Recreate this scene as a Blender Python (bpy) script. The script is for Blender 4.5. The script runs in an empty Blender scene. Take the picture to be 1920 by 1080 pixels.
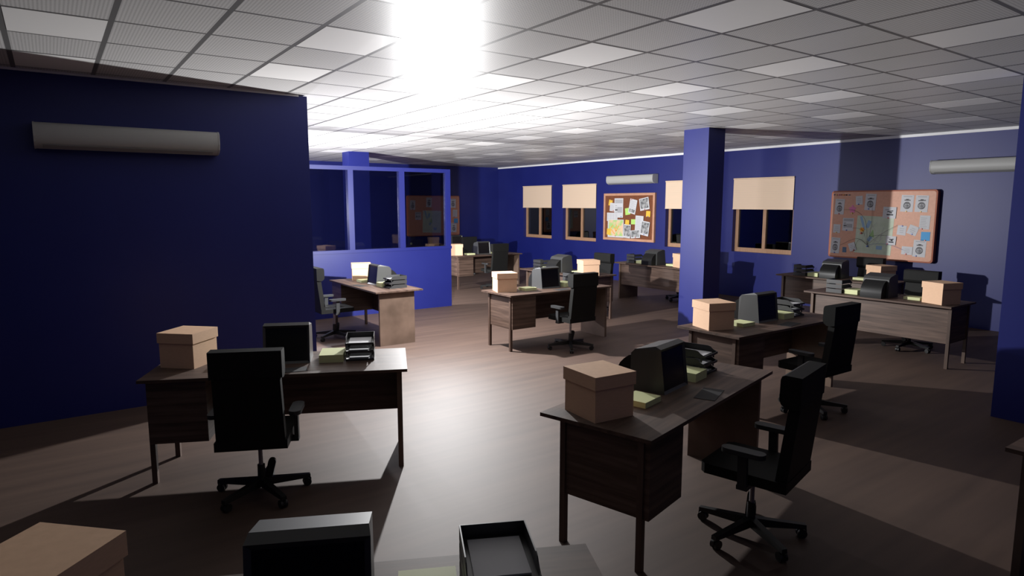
import bpy, bmesh, math, random
from mathutils import Vector, Matrix
random.seed(7)
sc = bpy.context.scene
COL = sc.collection
PI = math.pi
R = math.radians
ZC = 3.049          # ceiling height
XR = 11.624         # window wall
YF = 17.163         # far wall
YL = 6.95           # left wall face
YP = 10.62          # partition face
XW, YB = -5.0, -4.0 # walls behind the camera

# ------------------------------------------------------------------ materials
def mat(name, col, rough=0.5, spec=0.5, metal=0.0):
    m = bpy.data.materials.new(name); m.use_nodes = True
    b = m.node_tree.nodes['Principled BSDF']
    b.inputs['Base Color'].default_value = (*col, 1)
    b.inputs['Roughness'].default_value = rough
    b.inputs['Specular IOR Level'].default_value = spec
    b.inputs['Metallic'].default_value = metal
    return m
def nodes(m): return m.node_tree.nodes, m.node_tree.links, m.node_tree.nodes['Principled BSDF']
def noisy(name, c1, c2, scale, rough=0.5, spec=0.5, stretch=(1, 1, 1), detail=4, bump=0.0, lo=.3, hi=.7):
    m = mat(name, c1, rough, spec); N, L, b = nodes(m)
    tc = N.new('ShaderNodeTexCoord'); mp = N.new('ShaderNodeMapping'); mp.inputs['Scale'].default_value = stretch
    no = N.new('ShaderNodeTexNoise'); no.inputs['Scale'].default_value = scale; no.inputs['Detail'].default_value = detail
    cr = N.new('ShaderNodeValToRGB')
    cr.color_ramp.elements[0].position = lo; cr.color_ramp.elements[0].color = (*c1, 1)
    cr.color_ramp.elements[1].position = hi; cr.color_ramp.elements[1].color = (*c2, 1)
    L.new(tc.outputs['Object'], mp.inputs['Vector']); L.new(mp.outputs[0], no.inputs['Vector'])
    L.new(no.outputs['Fac'], cr.inputs['Fac']); L.new(cr.outputs['Color'], b.inputs['Base Color'])
    if bump:
        bp = N.new('ShaderNodeBump'); bp.inputs['Strength'].default_value = bump; bp.inputs['Distance'].default_value = .002
        L.new(no.outputs['Fac'], bp.inputs['Height']); L.new(bp.outputs['Normal'], b.inputs['Normal'])
    return m

def ceiling_mat():
    m = mat('ceiling_tiles', (.6, .6, .6), .40, .15); N, L, b = nodes(m)
    tc = N.new('ShaderNodeTexCoord'); sp = N.new('ShaderNodeSeparateXYZ'); L.new(tc.outputs['Object'], sp.inputs[0])
    def mth(op, a, b_=None, c=None):
        n = N.new('ShaderNodeMath'); n.operation = op
        for i, q in enumerate((a, b_, c)):
            if q is None: continue
            if isinstance(q, (int, float)): n.inputs[i].default_value = q
            else: L.new(q, n.inputs[i])
        return n.outputs[0]
    def line(axis, off, per, w):
        f = mth('FRACT', mth('DIVIDE', mth('ADD', axis, -off + 50 * per), per))
        d = mth('ABSOLUTE', mth('SUBTRACT', f, .5))
        return mth('GREATER_THAN', d, .5 - w / per / 2)
    gx = line(sp.outputs[0], .40, .5575, .034)
    gy = line(sp.outputs[1], 2.207, .6645, .028)
    g = mth('MAXIMUM', gx, gy)
    def dot(axis, off, per):
        f = mth('FRACT', mth('DIVIDE', mth('ADD', axis, -off + 50), per))
        return mth('POWER', mth('SUBTRACT', f, .5), 2.0)
    r2 = mth('ADD', dot(sp.outputs[0], 0, .0205), dot(sp.outputs[1], 0, .0205))
    holes = mth('LESS_THAN', r2, .075)
    tile = N.new('ShaderNodeMix'); tile.data_type = 'RGBA'
    tile.inputs[6].default_value = (.62, .61, .607, 1); tile.inputs[7].default_value = (.38, .375, .37, 1)
    L.new(holes, tile.inputs[0])
    fin = N.new('ShaderNodeMix'); fin.data_type = 'RGBA'; fin.inputs[7].default_value = (.15, .147, .147, 1)
    L.new(g, fin.inputs[0]); L.new(tile.outputs[2], fin.inputs[6]); L.new(fin.outputs[2], b.inputs['Base Color'])
    return m

def glass_mat(name, tint, refl=1.0, ior=1.45):
    m = bpy.data.materials.new(name); m.use_nodes = True
    N, L = m.node_tree.nodes, m.node_tree.links; N.clear()
    out = N.new('ShaderNodeOutputMaterial'); mx = N.new('ShaderNodeMixShader')
    tr = N.new('ShaderNodeBsdfTransparent'); tr.inputs[0].default_value = (*tint, 1)
    gl = N.new('ShaderNodeBsdfGlossy'); gl.inputs['Roughness'].default_value = .02
    fr = N.new('ShaderNodeFresnel'); ge = N.new('ShaderNodeNewGeometry'); ma = N.new('ShaderNodeMath'); ma.operation = 'MULTIPLY_ADD'
    ma.inputs[1].default_value = 1 / ior - ior; ma.inputs[2].default_value = ior   # same reflectance on both faces of a pane
    L.new(ge.outputs['Backfacing'], ma.inputs[0]); L.new(ma.outputs[0], fr.inputs[0])
    gl.inputs[0].default_value = (refl, refl, refl, 1)
    L.new(fr.outputs[0], mx.inputs[0]); L.new(tr.outputs[0], mx.inputs[1]); L.new(gl.outputs[0], mx.inputs[2]); L.new(mx.outputs[0], out.inputs[0])
    return m

def blind_mat():
    m = mat('woven_blind', (.7, .52, .37), .6, .3); N, L, b = nodes(m)
    tc = N.new('ShaderNodeTexCoord'); w = N.new('ShaderNodeTexWave'); w.bands_direction = 'Z'
    w.inputs['Scale'].default_value = 14; w.inputs['Distortion'].default_value = .3
    cr = N.new('ShaderNodeValToRGB')
    cr.color_ramp.elements[0].color = (.68, .51, .37, 1); cr.color_ramp.elements[1].color = (.82, .63, .47, 1)
    cr.color_ramp.elements[0].position = .05; cr.color_ramp.elements[1].position = .5
    L.new(tc.outputs['Object'], w.inputs['Vector']); L.new(w.outputs['Fac'], cr.inputs[0]); L.new(cr.outputs[0], b.inputs['Base Color'])
    return m

M = {}
M['blue'] = noisy('blue_paint', (.007, .012, .137), (.009, .015, .15), 2.0, .46, .5)
M['ceil'] = ceiling_mat()
M['panel'] = mat('panel_diffuser', (.90, .89, .88), .42, .25)
M['strip'] = mat('white_strip', (.85, .85, .87), .5, .5)
M['floor'] = noisy('wood_floor', (.058, .032, .0225), (.092, .054, .038), 1.6, .66, .62, (.35, 5.0, 1), 6)
M['wood'] = noisy('dark_walnut', (.058, .034, .025), (.135, .084, .062), 3.0, .58, .38, (.6, 9, 14), 5)
M['woodx'] = noisy('walnut_edge', (.062, .037, .027), (.125, .078, .058), 3.0, .5, .5, (6, 6, .6), 4)
M['woodh'] = noisy('walnut_panel', (.055, .033, .024), (.150, .096, .072), 2.2, .48, .5, (.9, .9, 15), 5)
M['woode'] = noisy('walnut_end_panel', (.10, .066, .048), (.19, .128, .096), 2.4, .5, .3, (1.2, 1.2, 1.2), 4)
M['pine'] = noisy('pine_frame', (.34, .19, .11), (.44, .26, .16), 6.0, .5, .4, (9, 9, 1), 4)
M['card'] = noisy('cardboard', (.78, .505, .325), (.84, .55, .36), 30, .7, .3, (1, 1, 6), 3)
M['black'] = mat('black_fabric', (.014, .014, .0135), .6, .12)
M['arm'] = mat('armrest_plastic', (.035, .036, .038), .5, .3)
M['base'] = mat('black_plastic', (.012, .012, .012), .45, .5)
M['steel'] = mat('grey_steel', (.35, .34, .36), .35, .5, .6)
M['mon'] = mat('charcoal_plastic', (.046, .047, .047), .4, .6)
M['monr'] = mat('black_monitor_back', (.012, .012, .012), .34, .25)
M['screen'] = mat('screen_glass', (.004, .004, .005), .25, .5)
M['tray'] = mat('tray_plastic', (.035, .035, .036), .42, .5)
M['paper'] = mat('white_paper', (.62, .62, .64), .6, .3)
M['yel'] = mat('yellow_paper', (.70, .73, .40), .6, .3)
M['mat'] = mat('grey_mat', (.045, .044, .046), .7, .2)
M['ac'] = mat('ac_plastic', (.42, .42, .41), .5, .5)
M['acv'] = mat('ac_vent', (.28, .28, .27), .5, .5)
M['cork'] = noisy('cork', (.15, .048, .022), (.23, .085, .042), 60, .8, .2, (1, 1, 1), 3)
M['corkf'] = noisy('cork_frame_wood', (.50, .26, .16), (.58, .31, .2), 8, .6, .3, (1, 1, 1), 3)
M['obd'] = noisy('orange_board', (.60, .28, .165), (.66, .31, .19), 30, .5, .6, (1, 1, 1), 3)
M['obe'] = mat('orange_board_edge', (.42, .14, .08), .6, .3)
M['ink'] = mat('dark_ink', (.05, .05, .055), .7, .2)
M['inkm'] = noisy('pencil_shading', (.06, .06, .065), (.34, .34, .35), 22, .7, .2, (1, 1, 1), 3)
M['inkl'] = mat('grey_print', (.42, .42, .44), .7, .2)
M['photo'] = noisy('grey_photo', (.06, .065, .07), (.5, .5, .5), 14, .5, .4, (1, 1, 1), 4, 0, .35, .65)
M['note_y'] = mat('amber_note', (.80, .50, .06), .6, .3)
M['note_g'] = mat('lime_note', (.46, .72, .18), .6, .3)
M['note_b'] = mat('sky_blue_note', (.10, .38, .72), .6, .3)
M['note_d'] = mat('slate_blue_tag', (.10, .16, .26), .6, .3)
M['pink'] = mat('pink_note', (.75, .22, .42), .6, .3)
M['orange'] = mat('orange_note', (.85, .38, .04), .6, .3)
M['red'] = mat('red_pin', (.6, .08, .06), .4, .5)
M['bluep'] = mat('blue_pin', (.10, .16, .50), .4, .5)
M['yelp'] = mat('yellow_pin', (.75, .48, .10), .4, .5)
M['mapg'] = noisy('pale_map', (.52, .60, .45), (.62, .68, .55), 9, .6, .3)
M['mapc'] = noisy('colour_map', (.40, .62, .22), (.80, .55, .36), 7, .6, .3, (1, 1, 1), 2, 0, .42, .58)
M['str'] = mat('dark_string', (.05, .03, .04), .7, .2)
M['strb'] = mat('blue_string', (.08, .2, .5), .7, .2)
M['water'] = mat('map_blue', (.30, .45, .62), .6, .3)
M['park'] = mat('map_green', (.32, .50, .22), .6, .3)
M['glass'] = glass_mat('tinted_glass', (.45, .45, .47))
M['nglass'] = glass_mat('window_glass', (.05, .05, .06), ior=1.9)

# ------------------------------------------------------------------ mesh helpers
class B:
    def __init__(s): s.bm = bmesh.new()
    def box(s, x0, x1, y0, y1, z0, z1):
        vs = [s.bm.verts.new((x, y, z)) for z in (z0, z1) for y in (y0, y1) for x in (x0, x1)]
        for f in ((0, 2, 3, 1), (4, 5, 7, 6), (0, 1, 5, 4), (2, 6, 7, 3), (0, 4, 6, 2), (1, 3, 7, 5)):
            s.bm.faces.new([vs[i] for i in f])
        return s
    def hexa(s, b4, t4):
        v = [s.bm.verts.new(p) for p in list(b4) + list(t4)]
        s.bm.faces.new([v[3], v[2], v[1], v[0]]); s.bm.faces.new(v[4:])
        for i in range(4):
            j = (i + 1) % 4; s.bm.faces.new([v[i], v[j], v[4 + j], v[4 + i]])
        return s
    def prism(s, pts, a, b, axis='x'):
        """polygon pts extruded from a to b along axis; pts are the other two coordinates in order"""
        def mk(p, t):
            return {'x': (t, p[0], p[1]), 'y': (p[0], t, p[1]), 'z': (p[0], p[1], t)}[axis]
        A = [s.bm.verts.new(mk(p, a)) for p in pts]; Bv = [s.bm.verts.new(mk(p, b)) for p in pts]
        n = len(pts)
        s.bm.faces.new(A); s.bm.faces.new(Bv[::-1])
        for i in range(n):
            j = (i + 1) % n; s.bm.faces.new([A[j], A[i], Bv[i], Bv[j]])
        return s
    def cyl(s, p0, p1, r0, r1=None, n=14):
        r1 = r0 if r1 is None else r1
        p0, p1 = Vector(p0), Vector(p1); d = (p1 - p0).normalized()
        u = d.orthogonal().normalized(); w = d.cross(u)
        A = [s.bm.verts.new(p0 + r0 * (u * math.cos(2 * PI * i / n) + w * math.sin(2 * PI * i / n))) for i in range(n)]
        Bv = [s.bm.verts.new(p1 + r1 * (u * math.cos(2 * PI * i / n) + w * math.sin(2 * PI * i / n))) for i in range(n)]
        s.bm.faces.new(A[::-1]); s.bm.faces.new(Bv)
        for i in range(n):
            j = (i + 1) % n; s.bm.faces.new([A[i], A[j], Bv[j], Bv[i]])
        return s
    def bevel(s, w, seg=2):
        es = [e for e in s.bm.edges if e.is_manifold and e.calc_face_angle(0) > .5]
        bmesh.ops.bevel(s.bm, geom=es, offset=w, segments=seg, affect='EDGES', clamp_overlap=True, profile=.5)
        return s
    def xf(s, m): bmesh.ops.transform(s.bm, matrix=m, verts=s.bm.verts); return s
    def build(s, name, m, parent=None, smooth=False):
        bmesh.ops.recalc_face_normals(s.bm, faces=s.bm.faces)
        me = bpy.data.meshes.new(name); s.bm.to_mesh(me); s.bm.free()
        me.materials.append(m)
        if smooth:
            for p in me.polygons: p.use_smooth = True
            try: me.set_sharp_from_angle(angle=R(38))
            except Exception: pass
        o = bpy.data.objects.new(name, me); COL.objects.link(o)
        if parent is not None: o.parent = parent
        return o

def empty(name, loc=(0, 0, 0), rz=0):
    o = bpy.data.objects.new(name, None); COL.objects.link(o); o.location = loc; o.rotation_euler = (0, 0, rz)
    o.empty_display_size = .1
    return o
def tag(o, label, cat, group=None):
    o['label'] = label; o['category'] = cat
    if group: o['group'] = group
    return o
def struct(o, label=None):
    o['kind'] = 'structure'
    if label: o['label'] = label
    return o
def copy_tree(o, parent=None):
    c = o.copy(); COL.objects.link(c)
    if parent is not None: c.parent = parent
    for ch in [k for k in o.children]: copy_tree(ch, c)
    return c

# ------------------------------------------------------------------ room shell
struct(B().box(XW, XR + .25, YB, YF + .2, -.1, 0).build('floor', M['floor']), 'brown wood laminate floor')
struct(B().box(XW, XR + .25, YB, YF + .2, ZC, ZC + .12).build('ceiling', M['ceil']), 'suspended ceiling of perforated grey tiles')
struct(B().box(XW, XR + .25, YF, YF + .2, 0, ZC).build('wall_far', M['blue']), 'dark blue far wall')
struct(B().box(XW - .2, XW, YB, YF, 0, ZC).build('wall_west', M['blue']))
struct(B().box(XW, XR, YB - .2, YB, 0, ZC).build('wall_back', M['blue']))
struct(B().box(XW, 2.287, YL, YL + .2, 0, ZC - .012).build('wall_left', M['blue']), 'dark blue wall stub at the left')
# window wall with four openings
WC = [15.14, 13.29, 9.595, 7.766]; WZ0, WZ1, WH = .938, 2.43, .675
wb = B(); ys = sorted([YB, YF] + [c + s * WH for c in WC for s in (-1, 1)])
for i in range(len(ys) - 1):
    a, b = ys[i], ys[i + 1]; mid = (a + b) / 2
    if any(abs(mid - c) < WH for c in WC):
        wb.box(XR, XR + .25, a, b, 0, WZ0); wb.box(XR, XR + .25, a, b, WZ1, ZC)
    else: wb.box(XR, XR + .25, a, b, 0, ZC)
struct(wb.build('wall_right', M['blue']), 'long blue wall with windows and pinboards')
struct(B().box(XR - .012, XR, YB, YF, ZC - .042, ZC).build('top_strip', M['strip']), 'thin white strip along the top of the window wall')  # plain white strip where the wall meets the ceiling
struct(B().box(XW, 2.2, YL - .008, YL, ZC - .022, ZC - .002).build('leak_strip', M['strip']), 'thin white strip standing in for light leaking over the left wall')  # white strip put in place of light leaking through the ceiling gap
# pillars
struct(B().box(8.075, 8.46, 6.345, 6.81, 0, ZC).build('pillar', M['blue']), 'square blue pillar in the middle of the room')
struct(B().box(5.35, 5.81, 13.64, 14.03, 0, ZC).build('pillar', M['blue']), 'square blue pillar behind the glazed partition')
struct(B().box(6.873, 7.29, 1.70, 2.146, 0, ZC).build('pillar', M['blue']), 'blue pillar at the right edge of the photo')

# windows
for i, c in enumerate(WC):
    xf, d = XR + .10, .06
    f = B()
    w = .07
    f.box(xf, xf + d, c - WH, c - WH + w, WZ0, WZ1); f.box(xf, xf + d, c + WH - w, c + WH, WZ0, WZ1)
    f.box(xf, xf + d, c - WH + w, c + WH - w, WZ0, WZ0 + .085); f.box(xf, xf + d, c - WH + w, c + WH - w, WZ1 - .07, WZ1)
    fr = struct(f.build('window_%d' % (i + 1), M['pine']), 'wooden two pane window in the blue wall')
    B().box(xf - .006, xf + d, c - .036, c + .036, WZ0 + .085, WZ1 - .07).build('mullion', M['pine'], fr)
    for s in (-1, 1):
        y0, y1 = sorted((c + s * .036, c + s * (WH - w)))
        B().box(xf + .03, xf + .036, y0, y1, WZ0 + .085, WZ1 - .07).build('pane', M['nglass'], fr)
BL = ['cream roller blind half drawn over the leftmost window, farthest from camera',
      'cream roller blind over the second window, just left of the cork board',
      'cream roller blind partly hidden by the middle blue pillar',
      'cream roller blind on the window between the blue pillar and orange pinboard']
for i, c in enumerate(WC):
    r = empty('roller_blind', (XR, c, 2.43)); tag(r, BL[i], 'blind', 'roller blinds on the window wall')
    B().box(-.022, -.012, -.674, .674, -.60, -.0).build('blind_fabric', M['blind'] if 'blind' in M else M.setdefault('blind', blind_mat()), r)
    B().box(-.027, -.007, -.676, .676, -.618, -.598).build('bottom_bar', M['blind'], r)
    B().cyl((-.018, -.676, .0), (-.018, .676, .0), .018, n=12).build('roller', M['blind'], r, True)

# partition: half wall, frame and three panes in view
pw = B().box(1.3, 6.115, YP, YP + .10, 0, 1.09)
pt = struct(pw.build('wall_partition', M['blue']), 'blue half height partition wall with glazed top')
B().box(1.3, 6.125, YP - .012, YP + .112, 1.09, 1.142).bevel(.006).build('sill', M['blue'], pt)
B().box(1.3, 6.115, YP, YP + .10, 2.49, 2.556).build('top_rail', M['blue'], pt)
MX = [(1.3, 1.39), (2.245, 2.335), (3.19, 3.28), (4.135, 4.228), (5.08, 5.18), (6.022, 6.115)]
for a, b in MX: B().box(a, b, YP, YP + .10, 1.142, 2.49).build('mullion', M['blue'], pt)
for i in range(len(MX) - 1):
    B().box(MX[i][1], MX[i + 1][0], YP + .047, YP + .053, 1.142, 2.49).build('pane', M['glass'], pt)

# ------------------------------------------------------------------ ceiling lights
ORD = ['first', 'second', 'third', 'fourth', 'fifth', 'sixth', 'seventh', 'eighth', 'ninth', 'tenth', 'eleventh', 'twelfth', 'thirteenth']
ROWN = {-1: 'over the left air conditioner', 2: 'over the front left desk', 5: 'over the partition desk',
        8: 'over the central desk', 11: 'left of the middle pillar', 14: 'right of the middle pillar', 17: 'nearest the window wall'}
CF = 1216.1; PIT = R(7.389); YAW = R(35.299); CH = 1.9228
def proj(x, y, z):
    cx = math.cos(YAW) * x - math.sin(YAW) * y; cy = math.sin(YAW) * x + math.cos(YAW) * y; dz = z - CH
    d = cy * math.cos(PIT) - dz * math.sin(PIT); u = cy * math.sin(PIT) + dz * math.cos(PIT)
    if d < .1: return None
    return 960 + CF * cx / d, 540 - CF * u / d
pan0 = None
for k in (-1, 2, 5, 8, 11, 14, 17):
    n = 0
    for m in range(-2, 23):
        if (m % 2) != (1 if k in (2, 8, 14) else 0): continue
        x, y = .679 + .5575 * k, 2.539 + .6645 * m
        if y > YF - .4: continue
        cs = [proj(x + a, y + b, ZC) for a in (-.26, .26) for b in (-.31, .31)]
        if any(c is None for c in cs): continue
        if not any(-5 < c[0] < 1925 and -5 < c[1] < 1085 for c in cs): continue
        if y > YL and x / y < .36: continue
        if pan0 is None:
            pan0 = B().box(-.2617, .2617, -.318, .318, -.0012, -.0002).build('ceiling_light', M['panel']); o = pan0
        else: o = copy_tree(pan0)
        o.location = (x, y, ZC)
        tag(o, 'white ceiling light panel, %s from the camera in the row %s' % (ORD[n], ROWN[k]), 'ceiling light', 'square light panels in the tiled ceiling')
        n += 1

# ------------------------------------------------------------------ prototypes (desk local: x along the desk, sitter at -y)
L_, W_, TZ = 1.789, .701, .75
def make_desk():
    r = empty('desk')
    B().box(-L_ / 2, L_ / 2, -W_ / 2, W_ / 2, .729, TZ).bevel(.002, 1).build('desktop', M['wood'], r)
    oy = -.028; yo = W_ / 2 - .088; x0 = -L_ / 2 + .035; lt = .0346
    for s in (-1, 1):
        ya, yb = sorted((oy + s * yo, oy + s * (yo - lt)))
        B().box(x0, x0 + lt, ya, yb, 0, .729).build('leg', M['woodx'], r)
    px = L_ / 2 - .039
    B().box(px - .036, px, oy - (W_ / 2 - .09), oy + (W_ / 2 - .09), 0, .729).build('end_panel', M['woode'], r)
    B().box(x0 + lt, px - .036, .185, .205, .292, .729).build('modesty_panel', M['woodh'], r)
    B().box(x0 + .012, -.469, -.322, oy + yo - lt, .295, .729).box(x0 + .012, x0 + lt, -.3, .2, .295, .3).build('pedestal', M['woodh'], r)
    return r
def make_chair():
    r = empty('office_chair')
    # seat
    s = B().prism([(-.218, -.253), (.218, -.253), (.218, .20), (.19, .23), (-.19, .23), (-.218, .20)], .397, .455, 'z').bevel(.008, 2)
    s.build('seat', M['black'], r)
    # back
    b = B().hexa([(-.205, -.250, .45), (.205, -.250, .45), (.205, -.188, .45), (-.205, -.188, .45)],
                 [(-.198, -.297, .875), (.198, -.297, .875), (.198, -.238, .875), (-.198, -.238, .875)]).bevel(.006, 1)
    b.build('backrest', M['black'], r)
    h = B().prism([(-.299, .868), (-.301, 1.036), (-.215, 1.039), (-.200, 1.032), (-.193, 1.012), (-.191, .905), (-.200, .882), (-.225, .862), (-.26, .860)], -.2135, .2135, 'x').bevel(.004, 1)
    h.build('headrest', M['black'], r)
    for sx in (-1, 1):
        xa = sx * .242
        a = B().hexa([(xa - .014, -.055, .395), (xa + .014, -.055, .395), (xa + .014, -.005, .395), (xa - .014, -.005, .395)],
                     [(xa - .012, -.05, .575), (xa + .012, -.05, .575), (xa + .012, .0, .575), (xa - .012, .0, .575)])
        a.box(min(sx * .16, xa + sx * .014), max(sx * .16, xa + sx * .014), -.06, 0, .372, .397)
        ar = a.build('armrest', M['arm'], r)
        p = [(.038 * math.cos(t), .038 * math.sin(t)) for t in [i * PI / 8 for i in range(9)]]
        pts = [(x, y + .082) for x, y in p] + [(-x, -y - .082) for x, y in p]
        B().prism([(xa + x + sx * .006, y - .03) for x, y in pts], .573, .600, 'z').bevel(.006, 1).build('arm_pad', M['arm'], ar, True)
    B().cyl((0, 0, .19), (0, 0, .397), .0145).build('gas_lift', M['steel'], r, True)
    B().cyl((0, 0, .055), (0, 0, .205), .026, .024).build('base_column', M['base'], r, True)
    lv = B().prism([(.025 * math.cos(t), (.045 if math.sin(t) >= 0 else -.045) + .025 * math.sin(t)) for t in [i * PI / 8 for i in range(16)]], -.012, .012, 'y').bevel(.004, 1)
    lv.xf(Matrix.Translation((.055, .03, .165)) @ Matrix.Rotation(R(14), 4, 'Y'))
    lv.box(.02, .06, .022, .038, .10, .118)
    lv.build('tilt_lever', M['base'], r, True)
    for i in range(5):
        t = R(18 + 72 * i)
        b = B().hexa([(.015, -.023, .062), (.312, -.0175, .056), (.312, .0175, .056), (.015, .023, .062)],
                     [(.015, -.020, .114), (.312, -.0155, .080), (.312, .0155, .080), (.015, .020, .114)]).bevel(.003, 1)
        lg = b.xf(Matrix.Rotation(t, 4, 'Z')).build('base_leg', M['base'], r)
        c = B()
        for s in (-1, 1): c.cyl((.29, s * .006, .027), (.29, s * .022, .027), .027, n=16)
        c.cyl((.29, 0, .02), (.29, 0, .064), .006, n=8).box(.278, .318, -.006, .006, .025, .05)
        c.xf(Matrix.Rotation(t, 4, 'Z')).build('caster', M['base'], lg, True)
    return r
def make_box():
    r = empty('storage_box')
    B().box(-.1335, .1335, -.14, .14, 0, .19).bevel(.002, 1).build('body', M['card'], r)
    B().box(-.142, .142, -.1485, .1485, .182, .255).bevel(.002, 1).build('lid', M['card'], r)
    return r
def make_monitor():
    r = empty('crt_monitor')
    hw, rw = .1645, .160
    P = {}
    b = B(); bm = b.bm
    def V(x, y, z): return bm.verts.new((x, y, z))
    fbl, fbr = V(-hw, -.04, 0), V(hw, -.04, 0)
    ftl, ftr = V(-hw, -.006, .281), V(hw, -.006, .281)
    btl, btr = V(-hw + .006, .035, .296), V(hw - .006, .035, .296)
    rtl, rtr = V(-rw, .175, .262), V(rw, .175, .262)
    ctl, ctr = V(-rw + .002, .205, .232), V(rw - .002, .205, .232)
    rbl, rbr = V(-rw, .205, 0), V(rw, .205, 0)
    front = bm.faces.new([fbl, fbr, ftr, ftl])
    bm.faces.new([ftl, ftr, btr, btl]); bm.faces.new([btl, btr, rtr, rtl]); bm.faces.new([rtl, rtr, ctr, ctl]); bm.faces.new([ctl, ctr, rbr, rbl])
    bm.faces.new([fbl, ftl, btl, rtl, ctl, rbl]); bm.faces.new([fbr, rbr, ctr, rtr, btr, ftr]); bm.faces.new([fbl, rbl, rbr, fbr])
    bmesh.ops.recalc_face_normals(bm, faces=bm.faces)
    res = bmesh.ops.inset_region(bm, faces=[front], thickness=.026, depth=0)
    n = front.normal.copy()
    inner = list(front.verts)
    bmesh.ops.translate(bm, verts=inner, vec=-n * .012)
    co = [v.co.copy() for v in inner]
    b.build('housing', M['mon'], r)
    s = B(); 
    q = [c + n * .0015 for c in co]; k = [c + n * .0005 for c in co]
    s.hexa(k, q); s.build('screen', M['screen'], r)
    prof = [(.205, 0), (.205, .218), (.235, .208), (.27, .182), (.30, .15), (.32, .11), (.328, .06), (.328, 0)]
    B().prism(prof, -.13, .13, 'x').build('rear_housing', M['monr'], r, True)
    return r
def make_tray():
    b = B()
    w, d, t = .105, .265, .004
    b.box(-w, w, 0, d, 0, .004)
    side = [(0, .004), (d, .004), (d, .05), (.075, .05), (.055, .045), (.035, .028), (.015, .018), (0, .016)]
    for s in (-1, 1):
        xa, xb = sorted((s * w, s * (w - t))); b.prism(side, xa, xb, 'x')
    b.box(-w + t, w - t, 0, t, .004, .016)
    back = [(-w + t, .004), (w - t, .004), (w - t, .05), (-w + t, .05)]
    b.prism(back, d - t, d, 'y')
    return b.build('letter_tray', M['tray'])
def add_risers(o):
    for sx in (-1, 1):
        for y, h in ((.03, .031), (.245, .0105)):
            B().box(sx * .103 - .003, sx * .103 + .003, y - .005, y + .005, -h, .002).build('riser', M['tray'], o)
desk0, chair0, box0, mon0 = make_desk(), make_chair(), make_box(), make_monitor()
tray0 = make_tray(); trayu0 = make_tray(); add_risers(trayu0)
paper0 = B().box(-.082, .082, -.105, .105, 0, .006).build('paper_stack', M['paper'])
pad0 = B().box(-.095, .095, -.086, .086, 0, .034).bevel(.004, 2).build('note_pad', M['yel'])
blk0 = B().box(-.0875, .0875, -.125, .125, 0, .058).bevel(.004, 2).build('paper_block', M['yel'])
mat0 = B().box(-.13, .13, -.064, .064, 0, .003).build('desk_mat', M['mat'])
PROTO = dict(desk=desk0, chair=chair0, box=box0, mon=mon0, tray=tray0, trayu=trayu0, paper=paper0, pad=pad0, blk=blk0, mat=mat0)
USED = set()
def put(kind, desk, lx, ly, z, lrot, label, cat, group):
    dx, dy, dr = desk
    c, s = math.cos(dr), math.sin(dr)
    o = PROTO[kind] if kind not in USED else copy_tree(PROTO[kind])
    USED.add(kind)
    o.location = (dx + c * lx - s * ly, dy + s * lx + c * ly, z); o.rotation_euler = (0, 0, dr + lrot)
    return tag(o, label, cat, group)
DESKS = {  # x, y, degrees, phrase that finds the desk, parts of the set to leave out
 'D1': (1.344, 4.829, -24.88, 'front left desk', 'full dark desk at front left, seen from its chair side', ''),
 'D2': (3.141, 2.701, 14.65, 'right foreground desk', 'large dark desk in the right foreground with legs showing', ''),
 'D3': (5.788, 3.785, 0, 'desk beside the middle pillar', 'dark desk at the foot of the middle blue pillar', ''),
 'D4': (8.676, 3.968, 90, 'right desk showing its wood front', 'desk at right showing its lit wooden front to the camera', ''),
 'D5': (10.27, 5.415, 90, 'desk under the orange pinboard', 'desk by the wall under the orange pinboard', ''),
 'D6': (5.646, 7.088, 0, 'central desk', 'desk in the centre of the room with brightly lit box', ''),
 'D7': (7.317, 8.696, 90, 'desk just behind the central desk', 'desk just behind the central desk, mostly hidden by it', ''),
 'D8': (9.654, 8.665, 90, 'desk under the cork board', 'desk left of the middle pillar below the framed cork board', ''),
 'D9': (8.271, 12.869, 0, 'far desk right of the partition', 'far desk just right of the glazed partition', ''),
 'D10': (9.332, 15.90, 0, 'desk under the far pinboard', 'farthest desk standing below the far wall pinboard', ''),
 'D11': (3.818, 8.928, -90, 'desk before the glazed partition', 'desk before the glazed partition, its end panel brightly lit', ''),
 'D12': (.479, 1.661, -25.83, 'nearest desk', 'nearest desk, only its back edge inside the bottom of the photo', 'chair pad mat'),
 'D13': (4.056, .19, 90, '', 'dark desk corner cut off by the right edge of the photo', 'all'),
}
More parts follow.
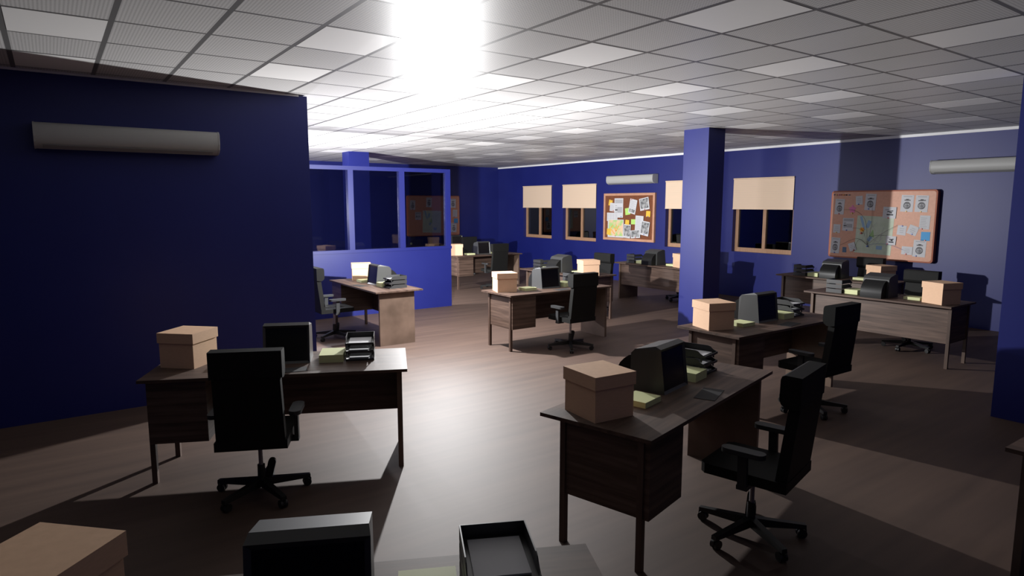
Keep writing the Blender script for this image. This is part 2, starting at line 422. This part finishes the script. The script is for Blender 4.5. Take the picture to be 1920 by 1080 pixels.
for key, (x, y, deg, ph, dl, skip) in DESKS.items():
    D = (x, y, R(deg))
    put('desk', D, 0, 0, 0, 0, dl, 'desk', 'matching office desks')
    if skip == 'all': continue
    if 'chair' not in skip:
        put('chair', D, -.083, -.581, 0, R(-.5), 'black high backed swivel office chair at the %s' % ph, 'chair', 'black office chairs')
    put('box', D, -.684, .094, TZ, R(-19.5), 'lidded cardboard storage box on the %s' % ph, 'box', 'cardboard boxes on the desks')
    if 'pad' not in skip:
        put('pad', D, -.36, .008, TZ, 0, 'thin yellow note pad by the box on the %s' % ph, 'note pad', 'thin note pads on the desks')
    put('mon', D, .0225, 0, TZ, 0, 'bulky dark grey tube monitor on the %s' % ph, 'monitor', 'tube monitors on the desks')
    put('blk', D, .342, .062, TZ, 0, 'thick yellow paper block between monitor and trays on the %s' % ph, 'paper block', 'yellow paper blocks on the desks')
    for i, nm in enumerate(('bottom', 'middle', 'top')):
        z = TZ + .061 * i
        put('tray' if i == 0 else 'trayu', D, .55, -.042, z, 0, '%s black letter tray of three on the %s' % (nm, ph), 'letter tray', 'stacked letter trays on the desks')
        put('paper', D, .55, .095, z + .0044, 0, 'white paper sheets in the %s letter tray on the %s' % (nm, ph), 'paper', 'sheets of paper in the letter trays')
    if 'mat' not in skip:
        put('mat', D, .06, -.24, TZ, R(10), 'thin dark grey mat before the monitor on the %s' % ph, 'mat', 'grey mats on the desks')

# ------------------------------------------------------------------ air conditioners
def make_ac(length):
    r = empty('air_conditioner')
    h = length / 2
    prof = [(0, 0), (0, .21), (-.13, .21), (-.165, .203), (-.185, .18), (-.19, .09), (-.175, .045), (-.145, .018), (-.10, .0)]
    B().prism(prof, -h + .012, h - .012, 'x').build('casing', M['ac'], r, True)
    big = [(0, -.003), (0, .213), (-.13, .213), (-.167, .206), (-.188, .182), (-.193, .09), (-.178, .043), (-.147, .015), (-.10, -.003)]
    for s in (-1, 1):
        a, b = sorted((s * h, s * (h - .013))); B().prism(big, a, b, 'x').build('end_cap', M['ac'], r)
    B().hexa([(-h + .06, -.160, .0255), (h - .06, -.160, .0255), (h - .06, -.112, .0005), (-h + .06, -.112, .0005)],
             [(-h + .06, -.1625, .0225), (h - .06, -.1625, .0225), (h - .06, -.1145, -.0025), (-h + .06, -.1145, -.0025)]).build('air_vent', M['acv'], r)
    return r
a = make_ac(1.44); a.location = (.655, YL, 2.392); tag(a, 'long grey air conditioner on the dark wall at the left', 'air conditioner', 'wall air conditioners')
a = make_ac(1.54); a.location = (XR, 11.30, 2.402); a.rotation_euler = (0, 0, -PI / 2); tag(a, 'white air conditioner above the framed cork board', 'air conditioner', 'wall air conditioners')
b_ = copy_tree(a); b_.location = (XR, 3.93, 2.395); tag(b_, 'air conditioner to the right of the orange pinboard', 'air conditioner', 'wall air conditioners')

# ------------------------------------------------------------------ boards and pinned papers (board local: x to the viewer's right, y out of the wall toward -y, z up)
def rect(b, cx, cz, w, h, y0, y1, rot=0):
    c, s = math.cos(rot), math.sin(rot)
    q = [(cx + c * a - s * d, cz + s * a + c * d) for a, d in ((-w / 2, -h / 2), (w / 2, -h / 2), (w / 2, h / 2), (-w / 2, h / 2))]
    b.prism(q, y0, y1, 'y')
def disc(b, cx, cz, rx, rz, y0, y1, n=12, rot=0):
    c, s = math.cos(rot), math.sin(rot)
    pts = []
    for i in range(n):
        a, d = rx * math.cos(2 * PI * i / n), rz * math.sin(2 * PI * i / n)
        pts.append((cx + c * a - s * d, cz + s * a + c * d))
    b.prism(pts, y0, y1, 'y')
LAY = [0]
def sheet(kind, w, h, rot, loc, rz, depth, name, label, cat, group, pin=None, variant=0):
    """one pinned sheet: a thin mesh at its place on the board, marks and pin as parts"""
    mm = {'note_y': M['note_y'], 'note_g': M['note_g'], 'note_b': M['note_b'], 'note_d': M['note_d'], 'pink': M['pink'], 'map': M['mapg'], 'cmap': M['paper']}.get(kind, M['paper'])
    LAY[0] += 1
    t = .0016
    b = B()
    if kind == 'pink':
        q = [(R(90 + 6 * i), .40 + .10 * math.cos(R(30 * i))) for i in range(60)]
        b.prism([(w * k * math.cos(a), h * k * math.sin(a)) for a, k in q], -t, 0, 'y')
    else: rect(b, 0, 0, w, h, -t, 0)
    o = b.build(name, mm); tag(o, label, cat, group)
    o.location = loc + Vector((math.sin(rz) * depth * 1.0, -math.cos(rz) * depth, 0)); o.rotation_euler = (0, 0, rz)
    o.rotation_mode = 'XYZ'
    # tilt in the board plane
    o.rotation_euler = (Matrix.Rotation(rz, 3, 'Z') @ Matrix.Rotation(-rot, 3, 'Y')).to_euler()
    y0, y1 = -t - .0006, -t
    def part(fn, nm, m): bb = B(); fn(bb); bb.build(nm, m, o)
    rnd = random.Random(variant + LAY[0])
    if kind in ('doc', 'docp'):
        def f(bb):
            n = int(h / .03)
            for i in range(n):
                if kind == 'docp' and i < n * .35: continue
                ww = w * rnd.uniform(.5, .8); rect(bb, -w * .4 + ww / 2, -h * .42 + i * .03 * .9, ww, .007, y0, y1)
        part(f, 'printed_lines', M['inkl'])
        if kind == 'docp': part(lambda bb: rect(bb, 0, -h * .3, w * .75, h * .22, y0, y1), 'printed_picture', M['photo'])
    elif kind == 'news':
        def f(bb):
            rect(bb, 0, h * .34, w * .85, h * .2, y0, y1); rect(bb, w * .12, -h * .1, w * .55, h * .3, y0, y1)
        part(f, 'printed_picture', M['inkl'])
        def g(bb):
            for i in range(5): rect(bb, -w * .3, h * .12 - i * h * .09, w * .2, .006, y0, y1)
            disc(bb, -w * .34, -h * .1, w * .06, h * .05, y0, y1); disc(bb, -w * .2, -h * .1, w * .05, h * .06, y0, y1)
        part(g, 'printed_lines', M['ink'])
    elif kind == 'grid':
        def f(bb):
            for i in range(5): rect(bb, 0, -h * .38 + i * h * .19, w * .9, .004, y0, y1)
            for i in range(4): rect(bb, -w * .4 + i * w * .26, 0, .004, h * .8, y0 - .0003, y1)
        part(f, 'printed_grid', M['inkl'])
    elif kind == 'photo':
        part(lambda bb: rect(bb, 0, .01, w * .84, h * .8, y0, y1), 'photo_image', M['photo'])
    elif kind == 'note':
        def f(bb):
            for i in range(3): rect(bb, 0, h * .18 - i * h * .2, w * rnd.uniform(.4, .65), .008, y0, y1)
        part(f, 'handwriting', M['inkl'])
    elif kind == 'diag':
        def f(bb):
            rect(bb, w * .05, h * .12, w * .45, .016, y0, y1, .2); rect(bb, w * .05, -h * .18, w * .5, .02, y0, y1); rect(bb, w * .1, h * .0, w * .2, .02, y0, y1)
            rect(bb, -w * .2, h * .25, w * .3, .006, y0, y1)
        part(f, 'printed_diagram', M['ink'])
    elif kind == 'sketch':
        v = variant % 3
        def f(bb):   # plain drawn head under a cap: outline shapes only
            disc(bb, 0, -h * .12, w * .30, h * .22, y0, y1, 14, .1 * (v - 1))
            rect(bb, 0, h * .19, w * (.42 + .08 * v), h * .07, y0, y1, .08 * (v - 1)); rect(bb, 0, h * .24, w * .25, h * .05, y0, y1)
        part(f, 'drawn_head', M['inkm'])
        def g(bb):
            disc(bb, -w * .1, -h * .06, w * .065, h * .045, y0 - .0004, y0); disc(bb, w * .1, -h * .06, w * .065, h * .045, y0 - .0004, y0)
            rect(bb, 0, -h * .2, w * .26, h * .03, y0 - .0004, y0, .1 * (v - 1)); rect(bb, -w * .17, -h * .16, w * .06, h * .16, y0 - .0004, y0, .3); rect(bb, w * .17, -h * .14, w * .05, h * .14, y0 - .0004, y0, -.3)
        part(g, 'drawn_face', M['inkl'])
        part(lambda bb: rect(bb, 0, h * .41, w * .7, .012, y0, y1), 'caption_line', M['inkl'])
    elif kind == 'map':
        def f(bb):
            rect(bb, -w * .33, h * .3, w * .07, h * .38, y0, y1, .35); rect(bb, -w * .17, h * .28, w * .1, h * .2, y0, y1, -.3); rect(bb, -w * .1, -h * .1, w * .1, h * .14, y0, y1, -.5); rect(bb, w * .18, -h * .32, w * .16, h * .1, y0, y1)
        part(f, 'river', M['water'])
        def g(bb): bb.prism([(-w * .12, -.02), (w * .02, -.04), (-w * .03, h * .16)], y0, y1, 'y')
        part(g, 'park', M['park'])
        def k(bb):
            for q in range(9): rect(bb, rnd.uniform(-.35, .4) * w, rnd.uniform(-.4, .4) * h, .004, rnd.uniform(.1, .25), y0, y1, rnd.uniform(-1.2, 1.2))
        part(k, 'road_lines', M['inkl'])
    elif kind == 'cmap':
        part(lambda bb: rect(bb, .006, .012, w * .9, h * .88, y0, y1), 'map_print', M['mapc'])
        def k(bb):
            for q in range(5): rect(bb, rnd.uniform(-.3, .3) * w, rnd.uniform(-.25, .3) * h, .02, rnd.uniform(.12, .22), y0 - .0005, y0, rnd.uniform(-1, 1))
        part(k, 'map_roads', M['orange'])
    if pin:
        pm = {'r': M['red'], 'b': M['bluep'], 'y': M['yelp']}[pin[0]]
        def f(bb): bb.cyl((pin[1] * w, -t, pin[2] * h), (pin[1] * w, -t - .012, pin[2] * h), .013, .010, 10)
        part(f, 'pin', pm)
    return o

# framed cork board on the window wall
CZ, CW, CHh = 1.018, 1.722, 1.165
cb = empty('cork_board', (XR, 12.285 - CW / 2, CZ), -PI / 2); tag(cb, 'wood framed brown cork board full of papers between two windows', 'cork board')
fw = .058
f = B().box(-CW / 2, CW / 2, -.055, 0, 0, fw).box(-CW / 2, CW / 2, -.055, 0, CHh - fw, CHh)
f.box(-CW / 2, -CW / 2 + fw, -.055, 0, fw, CHh - fw).box(CW / 2 - fw, CW / 2, -.055, 0, fw, CHh - fw).build('frame', M['corkf'], cb)
B().box(-CW / 2 + fw, CW / 2 - fw, -.03, 0, fw, CHh - fw).build('cork_sheet', M['cork'], cb)
CORK = [
 ('note_y', .191, .946, .127, .146, -12, 'tilted amber note at the upper left of the cork board', ('y', 0, .4)),
 ('doc', .272, .836, .198, .214, -5, 'small white sheet tucked under the newspaper page on cork board', ('r', .2, -.4)),
 ('news', .500, .816, .309, .487, 0, 'tall white newspaper page at the upper left of cork board', ('b', .3, -.45)),
 ('grid', .267, .589, .385, .214, 0, 'wide white sheet with grid lines above the coloured map', None),
 ('cmap', .401, .297, .574, .457, 0, 'green and orange city map at lower left of cork board', ('r', 0, -.42)),
 ('note_y', .154, .206, .144, .158, -5, 'amber note overlapping the left corner of the city map', None),
 ('note_g', .829, .733, .172, .168, 8, 'lime green note beside the tilted page on cork board', None),
 ('docp', 1.003, .855, .243, .357, -12, 'tilted white page with red pin, top middle of cork board', ('r', -.3, .46)),
 ('photo', 1.398, .917, .307, .295, 10, 'tilted grey photograph in the top right of cork board', ('r', 0, -.45)),
 ('note_y', 1.537, .678, .137, .141, -3, 'amber note on the right edge of the cork board', ('b', 0, -.42)),
 ('note_g', 1.050, .479, .167, .126, 0, 'lime green note near the middle of the cork board', None),
 ('doc', 1.244, .440, .265, .384, -3, 'white page with red heading behind portrait photo on cork board', None),
 ('photo', 1.440, .328, .276, .348, -8, 'grey portrait photograph at lower right of cork board', ('b', 0, -.44)),
 ('photo', .835, .242, .232, .344, -3, 'tall grey photograph right of the city map', None),
 ('note_y', .835, .463, .134, .119, -5, 'amber note on top of the tall grey photograph', ('y', 0, -.3)),
 ('photo', 1.129, .178, .311, .197, 5, 'wide grey photograph at the bottom of cork board with red pin', ('r', 0, -.42)),
]
for i, (k, x, z, w, h, rot, lab, pin) in enumerate(CORK):
    nm, cat = {'n': ('sticky_note', 'note'), 'p': ('photograph', 'photo'), 'c': ('city_map', 'map')}.get(k[0] if k not in ('news',) else 'x', ('paper_sheet', 'paper'))
    x = .06 + (x - .02) * (CW - .1) / 1.66 * .985
    sheet(k, w * .98, h * .98, R(rot), Vector((XR, 12.285 - x, CZ + z * .985)), -PI / 2, .0302 + .0026 * i * .6, nm, lab, cat, 'papers on the cork board', pin, i)

# orange pinboard(s)
OW, OH, OT = 1.725, 1.18, .085
def pinboard(name_label):
    r = empty('pinboard'); tag(r, name_label, 'pinboard', 'orange pinboards')
    rr = .045; pts = []
    for cx, cz, a0 in ((OW / 2 - rr, rr, -90), (OW / 2 - rr, OH - rr, 0), (-OW / 2 + rr, OH - rr, 90), (-OW / 2 + rr, rr, 180)):
        for q in range(5): a = R(a0 + 22.5 * q); pts.append((cx + rr * math.cos(a), cz + rr * math.sin(a)))
    B().prism(pts, -OT, 0, 'y').bevel(.006, 1).build('frame', M['obe'], r)
    ins = .022; pts2 = [(x * (1 - 2 * ins / OW), OH / 2 + (z - OH / 2) * (1 - 2 * ins / OH)) for x, z in pts]
    B().prism(pts2, -OT - .002, -OT + .003, 'y').build('board_sheet', M['obd'], r)
    return r
OB = [
 ('sketch', .160, .911, .169, .277, -2, 'drawn suspect sheet in the upper left corner of', ('r', 0, -.46)),
 ('note', .503, 1.023, .120, .153, 4, 'small white note with blue pin at the top of', ('b', -.1, -.45)),
 ('sketch', .698, .992, .183, .286, -3, 'drawn suspect sheet at top centre left of', ('b', -.1, -.42)),
 ('pink', .395, .867, .13, .15, 0, 'pink flower shaped note at the upper left of', ('y', 0, -.5)),
 ('sketch', 1.296, .968, .195, .278, -2, 'left one of two suspect sheets at top right of', ('y', 0, -.48)),
 ('sketch', 1.519, .963, .195, .273, -2, 'right one of two suspect sheets at top right of', ('y', 0, -.48)),
 ('map', .790, .422, .621, .656, -2, 'large pale green map in the middle of', None),
 ('diag', 1.030, .813, .214, .193, -2, 'white diagram sheet on the upper right of the map on', ('r', -.05, -.47)),
 ('news', .334, .597, .197, .228, -1, 'grey newspaper clipping left of the map on', ('b', -.1, -.46)),
 ('note', .132, .517, .131, .156, -2, 'small white note at the left edge of', ('y', 0, -.46)),
 ('sketch', .125, .213, .164, .284, -3, 'drawn suspect sheet in the lower left corner of', ('b', 0, -.46)),
 ('note_d', .296, .142, .071, .095, 0, 'slate blue tag at the lower left of', None),
 ('note', 1.242, .521, .143, .162, -5, 'white note right of the map on', ('b', 0, .45)),
 ('note', 1.416, .527, .151, .154, -20, 'tilted white note with dark pin at the right of', ('b', .1, -.42)),
 ('doc', 1.585, .661, .157, .225, -2, 'white page at the right edge of', ('r', -.2, -.48)),
 ('note_b', 1.613, .434, .137, .145, 0, 'sky blue note at the right edge of', ('r', 0, -.46)),
 ('sketch', 1.538, .231, .195, .278, -2, 'drawn suspect sheet in the lower right corner of', ('b', -.2, -.46)),
 ('note', 1.350, .187, .171, .135, -2, 'white note beside the lower right suspect sheet on', ('r', -.05, -.44)),
 ('diag', 1.084, .344, .164, .150, -3, 'white diagram sheet on the lower right of the map on', ('r', -.3, -.45)),
 ('note', .437, .203, .118, .146, 20, 'bluish scrap of paper at lower left of map on', ('r', .1, -.45)),
]
def fill_board(loc, rz, which, suffix, group):
    e = Vector((math.cos(rz), math.sin(rz), 0))
    for i, (k, x, z, w, h, rot, lab, pin) in enumerate(OB):
        if which and i not in which: continue
        nm, cat = {'sketch': ('suspect_sheet', 'drawing'), 'pink': ('flower_note', 'note'), 'map': ('pinned_map', 'map')}.get(k, ('sticky_note', 'note') if k.startswith('note') else ('paper_sheet', 'paper'))
        layer = {7: 9, 18: 10, 19: 8}.get(i, 1 if k != 'map' else 0) if k != 'map' else 0
        if i == 17: layer = 5
        sheet(k, w * .985, h * .985, R(rot), loc + e * (x * .988 - OW / 2) + Vector((0, 0, z * .99)), rz, OT + .0024 + .0012 * layer, nm, lab + ' ' + suffix, cat, group, pin, i)
ob = pinboard('large orange pinboard of suspect sheets, notes and strings on the right wall')
obl = Vector((XR - .012, 6.305 - OW / 2, .972)); ob.location = obl; ob.rotation_euler = (0, 0, -PI / 2)
fill_board(obl, -PI / 2, None, 'the large orange pinboard', 'papers on the large orange pinboard')
STR = [([(.699, .248), (.632, .674), (.452, .838), (.244, .859)], 'dark string from the map pin to the upper left suspect sheet'),
 ([(.699, .248), (.746, .62), (.739, .933)], 'dark string from the map pin up to the top suspect sheet'),
 ([(.699, .248), (.602, .501), (.425, .538)], 'dark string from the map pin to the newspaper clipping'),
 ([(.699, .248), (.506, .352), (.219, .219)], 'dark string from the map pin to the lower left suspect sheet'),
 ([(.699, .248), (.56, .34), (.461, .117)], 'dark string from the map pin to the bluish scrap'),
 ([(.699, .248), (.92, .442), (1.183, .609)], 'dark string from the map pin to the note right of map'),
 ([(.699, .248), (.792, .408), (1.027, .424)], 'dark string from the map pin to the lower diagram sheet'),
 ([(.699, .233), (.827, .275), (1.056, .274), (1.291, .198)], 'blue string from the map pin to the lower right note')]
def spline(pts, n=18):
    out = []
    P = [pts[0]] + list(pts) + [pts[-1]]
    for i in range(1, len(P) - 2):
        for q in range(n):
            t = q / n; a, b, c, d = P[i - 1], P[i], P[i + 1], P[i + 2]
            out.append(tuple(.5 * (2 * b[j] + (c[j] - a[j]) * t + (2 * a[j] - 5 * b[j] + 4 * c[j] - d[j]) * t * t + (3 * b[j] - a[j] - 3 * c[j] + d[j]) * t ** 3) for j in range(2)))
    out.append(tuple(P[-2])); return out
for j, (pts, lab) in enumerate(STR):
    b = B(); sp = spline(pts); y = -OT - .014 - .0037 * j
    for a, c in zip(sp[:-1], sp[1:]):
        b.cyl((a[0] * .988 - OW / 2, y, a[1] * .99), (c[0] * .988 - OW / 2, y, c[1] * .99), .0018, n=5)
    o = b.build('pinned_string', M['strb'] if j == 7 else M['str']); o.location = obl; o.rotation_euler = (0, 0, -PI / 2)
    tag(o, lab, 'string', 'strings fanning out from the map pin')
def lone_pin(x, z, m, lab, rad=.013):
    b = B().cyl((0, 0, 0), (0, -.03, 0), rad, rad * .8, 10)
    o = b.build('push_pin', m); o.location = obl + Vector((-OT - .002, -(x * .988 - OW / 2), z * .99)); o.rotation_euler = (0, 0, -PI / 2)
    tag(o, lab, 'pin', 'push pins on the large orange pinboard')
lone_pin(.701, .226, M['bluep'], 'blue push pin on the map where all the strings meet', .017)
lone_pin(.579, .449, M['red'], 'red push pin under the orange star on the map', .017)
for i, (x, z, m, w) in enumerate([(.054, 1.135, 'bluep', 'blue'), (.099, 1.133, 'yelp', 'yellow'), (.144, 1.132, 'pink', 'pink'), (.183, 1.132, 'red', 'red'), (.223, 1.131, 'orange', 'orange'), (.273, 1.13, 'mat', 'grey'), (.325, 1.129, 'water', 'pale blue')]):
    lone_pin(x, z - .012, M[m], '%s push pin in the row of spare pins at the upper left corner' % w, .010)
b = B(); pts = []
for i in range(12):
    a = 2 * PI * i / 12; q = .05 if i % 2 == 0 else .028; pts.append((q * math.cos(a), q * math.sin(a)))
b.prism(pts, -.003, 0, 'y'); o = b.build('star_note', M['orange']); o.location = obl + Vector((-OT - .006, -(.588 * .988 - OW / 2), .505)); o.rotation_euler = (0, 0, -PI / 2)
tag(o, 'orange star shaped note on the left of the pinned map', 'note')
ob2 = pinboard('orange pinboard on the far wall, half seen through the partition glass')
ol2 = Vector((9.27, YF - .012, .985)); ob2.location = ol2
fill_board(ol2, 0, {0, 2, 5, 6, 8, 14, 15, 16}, 'the far pinboard', 'papers on the far orange pinboard')

# ------------------------------------------------------------------ lamps and world
SMOOTH = 6.5
def fall(l, smooth=SMOOTH):
    # softened inverse square falloff, set to even out near and far brightness
    l.use_nodes = True; N, L = l.node_tree.nodes, l.node_tree.links
    em = N['Emission']; lf = N.new('ShaderNodeLightFalloff'); lf.inputs['Strength'].default_value = 1; lf.inputs['Smooth'].default_value = smooth
    L.new(lf.outputs['Quadratic'], em.inputs['Strength'])
def lamp(name, loc, power, rad, col=(1, 1, 1)):
    l = bpy.data.lights.new(name, 'POINT'); l.energy = power; l.shadow_soft_size = rad; l.color = col; fall(l)
    o = bpy.data.objects.new(name, l); COL.objects.link(o); o.location = loc; return o
lamp('room_lamp', (4.2, 7.55, 1.76), 1290, .03)
lamp('office_lamp', (3.0, 11.7, 1.76), 1800, .03)
w = bpy.data.worlds.new('night'); sc.world = w; w.use_nodes = True
w.node_tree.nodes['Background'].inputs[0].default_value = (.004, .004, .006, 1); w.node_tree.nodes['Background'].inputs[1].default_value = 1

# ------------------------------------------------------------------ camera
cam = bpy.data.cameras.new('camera'); co = bpy.data.objects.new('camera', cam); COL.objects.link(co)
co.location = (0, 0, CH); co.rotation_euler = (PI / 2 - PIT, 0, -YAW)
cam.sensor_width = 36; cam.lens = 36 * CF / 1920; cam.clip_start = .05; cam.clip_end = 200
sc.camera = co
sc.view_settings.view_transform = 'Standard'; sc.view_settings.look = 'None'
sc.view_settings.exposure = .12; sc.view_settings.gamma = 1; sc.view_settings.use_curve_mapping = False
sc.cycles.use_denoising = True
sc.cycles.diffuse_bounces = 2
